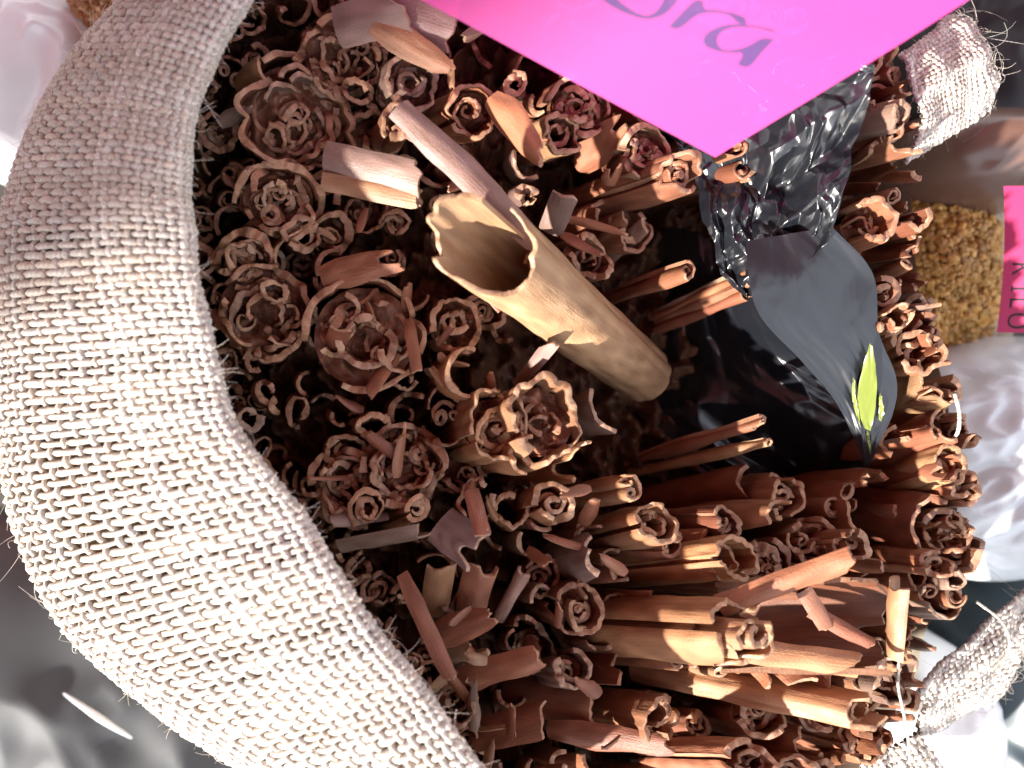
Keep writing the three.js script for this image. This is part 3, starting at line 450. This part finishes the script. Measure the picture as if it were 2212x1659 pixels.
// ---------------------------------------------------------------- pink paper sign with hand lettering
const marks = [
  [-46.3, 53.8, -43.2, 50.7, -39, 48.3, -34.4, 46.3, -29.9, 45.2, -27, 45.1, -23.3, 46.2, -20.6, 48.3, -18.8, 50.7, -18, 53.8, -22.6, 53.8, -23.6, 50.7, -24.4, 48.8, -26, 47, -28.3, 46.1, -30, 46.3, -33.1, 47.6, -36.1, 49.4, -38, 50.7, -40.8, 53.8],
  [-14.4, 50.4, -12.6, 51.2, -10.6, 50.4, -10.8, 49.4, -10, 48, -6.8, 48.1, -2.7, 47.6, 0.4, 46.8, 3.2, 45.8, 3.5, 44.7, 4.2, 43.7, 0.8, 44, -0.6, 45.5, -2.2, 46.4, -5.2, 47.1, -8.8, 47.2, -11.9, 46.7, -13.8, 45.4, -16.2, 43.2, -18.2, 42.2, -19.1, 42.3, -21.3, 42.9, -19.3, 44.8, -17, 47.5],
  [4.2, 43.7, 8, 43.3, 11.6, 42.5, 13.2, 41.8, 13.5, 41.1, 10.5, 42, 7.2, 42.7, 3.9, 42.9, -0.2, 42.9, -2.8, 42.1, -4.7, 40.7, -5.2, 39.1, -4.5, 37.4, -2.5, 35.8, 0.8, 35.9, 3.7, 36.6, 6.5, 37.8, 8.3, 39.1, 10, 39.9, 13.9, 39.4, 11.9, 37.4, 9.9, 34.9, 8.5, 32.6, 7.2, 30.9, 5.8, 30.5, 4.2, 30.8, 2.6, 31.5, 4.1, 34, 3.6, 35.2, 0.9, 35, -2.4, 35.2, -6.1, 35.9, -8.7, 37.1, -9.6, 38.8, -9.1, 40.7, -6.7, 42.5, -3.3, 43.7, 0.8, 44]];
{
  const cv = document.createElement('canvas'); cv.width = 2048; cv.height = 1382; const c = cv.getContext('2d');   // 400 mm x 270 mm, origin at the paper's lowest corner
  const X = (x) => (x + 240) * 5.12, Y = (y) => 1382 - (y + 5) * 5.12;
  c.fillStyle = '#ff50bc'; c.fillRect(0, 0, 2048, 1382);
  c.fillStyle = '#6f3a92';
  for (const m of marks) { c.beginPath(); const n = m.length / 2; for (let i = 0; i <= n; i++) { const a = i % n, b = (i + 1) % n, x = X((m[2 * a] + m[2 * b]) / 2), y = Y((m[2 * a + 1] + m[2 * b + 1]) / 2); i ? c.quadraticCurveTo(X(m[2 * a]), Y(m[2 * a + 1]), x, y) : c.moveTo(x, y); } c.fill(); }
  const tx = new THREE.CanvasTexture(cv); tx.colorSpace = THREE.SRGBColorSpace;
  const tilt = 32 * DEG, C = at(1545, 340, 0.565), e2 = V(0, Math.sin(tilt), -Math.cos(tilt)), nn = V(0, Math.cos(tilt), Math.sin(tilt));
  const a = [-232, 115.3], b = [170, 116.2];                    // the two edges leaving the lowest corner, millimetres on the paper
  const P = (u, v) => [a[0] * u + b[0] * v, a[1] * u + b[1] * v];
  const g = grid((u, v) => { const [x, y] = P(u, v); return C.clone().add(V(x / 1000, 0, 0)).addScaledVector(e2, y / 1000).addScaledVector(nn, 0.0025 * Math.sin(x * 0.025 + 1) * clamp(y / 40) - 0.00025 * Math.max(0, y - 60)); }, 40, 30);
  const uv = g.attributes.uv; for (let i = 0; i < uv.count; i++) { const [x, y] = P(uv.getX(i), uv.getY(i)); uv.setXY(i, (x + 240) / 400, (y + 5) / 270); }
  const o = mesh('paper_sign', g, new THREE.MeshPhysicalMaterial({ map: tx, roughness: 0.62, transmission: 0.66, thickness: 0, side: THREE.DoubleSide }), scene, true);
  tag(o, 'large bright pink paper sign with dark purple lettering hanging over the sack', 'sign');
}

// ---------------------------------------------------------------- black plastic bag among the quills
const crease = (x, y, s) => { const wx = x + 0.5 * noise(x * 0.8, y * 0.8, s), wy = y + 0.5 * noise(x * 0.8, y * 0.8, s + 7); return (1 - 2 * Math.abs(noise(wx, wy, s))) + 0.5 * (1 - 2.4 * Math.abs(noise(2.1 * wx + 4, 2.3 * wy, s + 2))); };
// a sheet lofted through rows of [left point, right point] with creases
function loft(rows, nu, nv, amp, fr, seed, fine = 0) {
  const Lc = new THREE.CatmullRomCurve3(rows.map((q) => at(...q[0])), false, 'centripetal'), Rc = new THREE.CatmullRomCurve3(rows.map((q) => at(...q[1])), false, 'centripetal');
  return grid((u, v) => { const p = Lc.getPoint(v).lerp(Rc.getPoint(v), u), k = fine ? 2 * amp * facet(u * fr, v * fr * 1.3, seed) + 1.1 * amp * facet(u * fr * 2.3 + 3, v * fr * 2.1, seed + 5) + fine * facet(u * fr * 5, v * fr * 5.4, seed + 8) : amp * crease(u * fr, v * fr * 1.4, seed); p.y += k; p.x += 0.5 * amp * noise(u * fr, v * fr, seed + 20); return p; }, nu, nv);
}
const blackMat = new THREE.MeshPhysicalMaterial({ color: new THREE.Color(0.007, 0.008, 0.011), roughness: 0.32, clearcoat: 0.5, clearcoatRoughness: 0.22, side: THREE.DoubleSide });
{
  const o = group('plastic_bag'); tag(o, 'crumpled glossy black plastic bag stuffed between quills below the pink paper', 'plastic bag');
  mesh('crumpled_top', loft([[[1330, 170, 0.5], [1900, 110, 0.545]], [[1440, 290, 0.5], [1872, 170, 0.545]], [[1500, 400, 0.498], [1850, 290, 0.54]], [[1520, 500, 0.5], [1828, 400, 0.537]], [[1560, 580, 0.5], [1800, 500, 0.53]], [[1600, 650, 0.498], [1700, 610, 0.515]]], 180, 180, 0.0085, 3.6, 3, 0.003), blackMat, o);
  mesh('loose_flap', loft([[[1612, 520, 0.522], [1795, 490, 0.527]], [[1618, 600, 0.522], [1885, 590, 0.524]], [[1640, 680, 0.52], [1900, 720, 0.52]], [[1730, 780, 0.515], [1935, 820, 0.515]], [[1800, 860, 0.51], [1930, 890, 0.51]], [[1845, 940, 0.505], [1900, 960, 0.505]], [[1868, 1010, 0.49], [1876, 1012, 0.49]]], 90, 110, 0.0011, 2.4, 9, 0.0004), blackMat, o);
  mesh('inner_wall', loft([[[1400, 480, 0.43], [1640, 560, 0.5]], [[1420, 640, 0.42], [1660, 680, 0.5]], [[1400, 780, 0.42], [1760, 800, 0.49]], [[1360, 880, 0.42], [1850, 900, 0.48]], [[1450, 980, 0.43], [1875, 1000, 0.47]], [[1560, 1060, 0.44], [1840, 1060, 0.45]]], 140, 140, 0.008, 2.6, 15, 0.002), blackMat, o);
  const inkMat = new THREE.MeshPhysicalMaterial({ color: new THREE.Color(0.15, 0.185, 0.015), roughness: 0.35, clearcoat: 0.4, side: THREE.DoubleSide });
  for (const q of [[[1878, 742, 1884], [1862, 800, 1892], [1850, 862, 1890], [1858, 905, 1884], [1866, 925, 1880]], [[1842, 815, 1846], [1840, 860, 1849], [1846, 890, 1854], [1856, 918, 1859]], [[1900, 850, 1904], [1897, 880, 1907], [1896, 905, 1903]], [[1872, 930, 1876], [1872, 955, 1879], [1878, 975, 1881]]]) {
    const print = mesh('printed_mark', loft(q.map(([a, y, b]) => { const h = lerp(0.5235, 0.505, (y - 742) / 240); return [[a, y, h], [b, y + 6, h]]; }), 8, 24, 0.0006, 2, 9), inkMat, o); print.userData.label = 'bright yellow-green printed mark';
  }
}

// ---------------------------------------------------------------- burlap flaps at the right rim
function flap(corners, n1, n2, seed, bulge) {
  const [A, B, C, D] = corners.map((q) => at(...q));
  const S = (t, s) => { const p = A.clone().lerp(B, t).lerp(D.clone().lerp(C, t), s); p.y += bulge * 4 * t * (1 - t) + 0.003 * noise(t * 4, s * 4, seed); p.x += 0.003 * noise(t * 5, s * 3, seed + 3); return p; };
  const [wa, wb] = weave(S, n1, n2, 0, 1, 0, 1, 0.00108, 0.0006, seed);
  return { S, wa, wb };
}
for (const [nm, corners, n1, n2, seed, bulge] of [['rim_flap', [[1946, 120, 0.505], [1962, 352, 0.50], [2150, 232, 0.485], [2060, 30, 0.49]], 24, 19, 61, 0.012], ['rim_flap', [[1985, 1470, 0.5], [1975, 1590, 0.49], [2150, 1510, 0.47], [2240, 1250, 0.475]], 20, 22, 71, 0.006]]) {
  const { S, wa, wb } = flap(corners, n1, n2, seed, bulge);
  const f = new THREE.Group(); f.name = nm; sack.add(f);
  for (const [k, g] of [['cross_yarns', wa], ['lengthwise_yarns', wb], ['loose_fibres', mergeGeometries([fuzz(S, 120, 0, 1, 0, 1, seed + 1), fuzz(S, 70, 0, 1, 0.94, 1.02, seed + 2, 0.016, 0.00014)])]]) mesh(k, g, yarnMat, f).userData.kind = 'stuff';
}
{
  const S = (t, s) => { const p = at(lerp(1855, 1985, t), lerp(1650, 1585, t), 0.50).lerp(at(lerp(1900, 2050, t), lerp(1760, 1690, t), 0.47), s); p.y += 0.006 * Math.sin(s * 3) + 0.003 * noise(t * 5, s * 3); return p; };
  const [wa, wb] = weave(S, 12, 12, 0, 1, 0, 1, 0.00108, 0.0006, 83);
  const f = new THREE.Group(); f.name = 'rim_flap'; sack.add(f);
  for (const [k, g] of [['cross_yarns', wa], ['lengthwise_yarns', wb], ['loose_fibres', fuzz(S, 160, 0, 1, 0, 1, 84)]]) mesh(k, g, yarnMat, f).userData.kind = 'stuff';
}
const string = (pts, rad, label) => {
  const c = new THREE.CatmullRomCurve3(pts.map((q) => at(...q))), r = rngOf(pts[0][0]);
  tag(mesh('burlap_thread', tubes([{ pts: c.getPoints(40), c: [0.6, 0.55, 0.46], r: (u) => rad * (0.8 + 0.4 * r()) }], 6), yarnMat, scene, true), label, 'thread');
};
string([[1942, 1425, 0.53], [1940, 1480, 0.528], [1952, 1540, 0.525], [1962, 1600, 0.52], [1965, 1650, 0.51]], 0.0006, 'pale loose burlap thread hanging right of the split-open trough');
string([[2062, 850, 0.52], [2072, 890, 0.519], [2070, 930, 0.516], [2058, 950, 0.51]], 0.0008, 'short pale thread caught on the right rim against white plastic');
string([[2110, 1300, 0.49], [2165, 1345, 0.49], [2180, 1400, 0.488], [2140, 1450, 0.487]], 0.0007, 'curved thread lying on the lower right burlap flap');
string([[420, 1432, 0.5], [430, 1480, 0.49], [480, 1530, 0.485], [520, 1545, 0.48]].map(([a, b, c]) => [a - 10, b + 80, c]), 0.0004, 'fine curved thread hanging off the outer lower burlap edge');

// ---------------------------------------------------------------- neighbours round the sack
// a full bag standing on the table: a rounded pillow with creases
function pillow(cx, cy, rx, ry, top, amp, fr, seed, sq = 2.6) {
  const c = at(cx, cy, top), sx = rx * (HC - top) / FPX, sz = ry * (HC - top) / FPX;
  return grid((u, v) => {
    const a = u * 2 * Math.PI, k = v < 0.7 ? v / 0.7 : 1, e = Math.pow(Math.pow(Math.abs(Math.cos(a)), sq) + Math.pow(Math.abs(Math.sin(a)), sq), -1 / sq), rr = k * e;
    const x = c.x + sx * rr * Math.cos(a), z = c.z + sz * rr * Math.sin(a), dome = Math.sqrt(Math.max(0, 1 - Math.pow(k, 3) * 0.9));
    const y = v < 0.7 ? top * (0.8 + 0.2 * dome) : lerp(top * (0.8 + 0.2 * Math.sqrt(0.1)), 0, (v - 0.7) / 0.3);
    return V(x, Math.max(0, y + amp * crease(x * fr, z * fr, seed) * (v < 0.7 ? 1 : 0.3) * (v > 0.95 ? 0 : 1)), z);
  }, 110, 90);
}
const plastic = (r, g, b, rough = 0.3, extra = {}) => new THREE.MeshPhysicalMaterial({ color: new THREE.Color(r, g, b), roughness: rough, clearcoat: 0.5, clearcoatRoughness: 0.2, side: THREE.DoubleSide, ...extra });
tag(mesh('white_plastic_bag', pillow(-20, 120, 270, 230, 0.44, 0.008, 20, 2), plastic(0.8, 0.83, 0.86), scene, true), 'bright white plastic bag behind the sack at top left', 'plastic bag');
tag(mesh('white_plastic_bag', pillow(2290, 1010, 330, 300, 0.445, 0.006, 30, 12), plastic(0.62, 0.66, 0.68), scene, true), 'grey-white folded plastic bag right of the cinnamon pile', 'plastic bag');
tag(mesh('white_plastic_bag', pillow(2060, 1640, 190, 200, 0.42, 0.006, 28, 22), plastic(0.85, 0.86, 0.88), scene, true), 'glaring white plastic bag in the lower right corner below burlap flap', 'plastic bag');
{
  const o = group('grey_plastic_bag'); tag(o, 'grey plastic bag in shade at lower left outside the sack', 'plastic bag');
  mesh('bag_body', pillow(-80, 1760, 700, 600, 0.38, 0.006, 9, 32), plastic(0.05, 0.054, 0.058, 0.7, { clearcoat: 0 }), o);
  const seam = plastic(0.75, 0.78, 0.8, 0.2);
  for (const q of [[[138, 1498, 0.385], [185, 1530, 0.392], [232, 1560, 0.392], [262, 1580, 0.386]], [[168, 1520, 0.387], [215, 1552, 0.394], [285, 1594, 0.388]]]) mesh('sealed_seam', tubes([{ pts: new THREE.CatmullRomCurve3(q.map((w) => at(...w))).getPoints(24), c: [1, 1, 1], r: (u) => 0.0016 * Math.sqrt(Math.sin(Math.PI * (0.03 + 0.94 * u))) }], 8), seam, o);
}
tag(mesh('red_bag', pillow(-90, 830, 170, 220, 0.40, 0.006, 24, 42), plastic(0.4, 0.1, 0.12, 0.5), scene, true), 'pinkish red bag peeking out at left edge', 'bag');
tag(mesh('brown_plastic_bag', pillow(2190, 300, 185, 130, 0.455, 0.004, 16, 52), plastic(0.13, 0.07, 0.05, 0.35), scene, true), 'smooth brown plastic bag below the upper right burlap flap', 'plastic bag');
tag(mesh('dark_bag', pillow(2330, 60, 330, 260, 0.36, 0.006, 20, 62), plastic(0.012, 0.01, 0.013, 0.6, { clearcoat: 0 }), scene, true), 'dark bag in the upper right corner behind burlap flap', 'bag');
tag(mesh('dark_bag', pillow(2330, 1560, 190, 300, 0.37, 0.006, 20, 72), plastic(0.02, 0.035, 0.045, 0.4), scene, true), 'dark teal bag in the lower right corner', 'bag');
function grains(name, cx, cy, rx, ry, top, n, size, cols, seed, label, cat) {
  const r = rngOf(seed), g = new THREE.IcosahedronGeometry(1, 1), p = g.attributes.position, jit = 0.55;
  for (let i = 0; i < p.count; i++) { const k = 1 + jit * noise(p.getX(i) * 1.7, p.getY(i) * 1.5, p.getZ(i) * 1.5 + seed); p.setXYZ(i, p.getX(i) * k, p.getY(i) * k * 0.8, p.getZ(i) * k * 0.9); }
  g.computeVertexNormals();
  const m = new THREE.InstancedMesh(g, new THREE.MeshStandardMaterial({ color: 0xffffff, roughness: 0.5 }), n), M = new THREE.Matrix4(), Q = new THREE.Quaternion(), c = new THREE.Color();
  for (let i = 0; i < n; i++) {
    const a = r() * 6.283, k = Math.sqrt(r()), q = at(cx + rx * k * Math.cos(a), cy + ry * k * Math.sin(a), top); q.y = top - 0.05 * k * k - 0.008 * r() + 0.008 * noise(q.x * 40, q.z * 40, seed);
    const s = size * (0.45 + 1.0 * r() * r() + 0.25 * r()); M.compose(q, Q.setFromEuler(new THREE.Euler(r() * 6, r() * 6, r() * 6)), V(s, s * (0.6 + 0.5 * r()), s * (0.7 + 0.6 * r()))); m.setMatrixAt(i, M);
    const t = cols[Math.floor(r() * cols.length)], v = 0.7 + 0.5 * r(); m.setColorAt(i, c.setRGB(t[0] * v, t[1] * v, t[2] * v));
  }
  m.name = numbered(name); m.castShadow = m.receiveShadow = true; scene.add(m); return tag(m, label, cat, null, 'stuff');
}
grains('yellow_grains', 2075, 560, 225, 270, 0.43, 9000, 0.0023, [[0.42, 0.24, 0.06], [0.5, 0.3, 0.09], [0.34, 0.18, 0.05], [0.46, 0.24, 0.05]], 3, 'heap of coarse yellow-brown grains right of the cinnamon sack', 'grains');
grains('orange_grains', 220, -30, 180, 100, 0.45, 3200, 0.0026, [[0.4, 0.2, 0.08], [0.5, 0.3, 0.15], [0.3, 0.12, 0.05]], 5, 'heap of orange-brown grains behind the burlap at top left', 'grains');
mesh('grain_sack', pillow(2075, 560, 235, 280, 0.40, 0.002, 10, 82), clothMat, scene, true); tag(scene.children.at(-1), 'sack holding the yellow-brown grains', 'sack');
{
  const cv = document.createElement('canvas'); cv.width = 256; cv.height = 512; const c = cv.getContext('2d');
  c.fillStyle = '#b03060'; c.fillRect(0, 0, 256, 512); c.fillStyle = '#1d1420'; c.save(); c.translate(30, 262); c.rotate(Math.PI / 2); c.font = '88px sans-serif'; c.textBaseline = 'bottom';
  ['K', 'I', 'L', 'O'].forEach((t, i) => c.fillText(t, [0, 82, 122, 176][i], 0)); c.restore();
  const tx = new THREE.CanvasTexture(cv); tx.colorSpace = THREE.SRGBColorSpace;
  const q = [[2168, 402, 0.47], [2330, 400, 0.485], [2335, 722, 0.48], [2152, 718, 0.465]].map((w) => at(...w));
  const g = grid((u, v) => { const p = q[0].clone().lerp(q[1], u).lerp(q[3].clone().lerp(q[2], u), v); p.y += 0.003 * Math.sin(v * 3); return p; }, 12, 20);
  const uv = g.attributes.uv; for (let i = 0; i < uv.count; i++) uv.setY(i, 1 - uv.getY(i));
  tag(mesh('price_sign', g, new THREE.MeshStandardMaterial({ map: tx, roughness: 0.6, side: THREE.DoubleSide }), scene, true), 'small dark pink card reading KILO sideways at right edge', 'sign');
}

renderer.render(scene, camera);
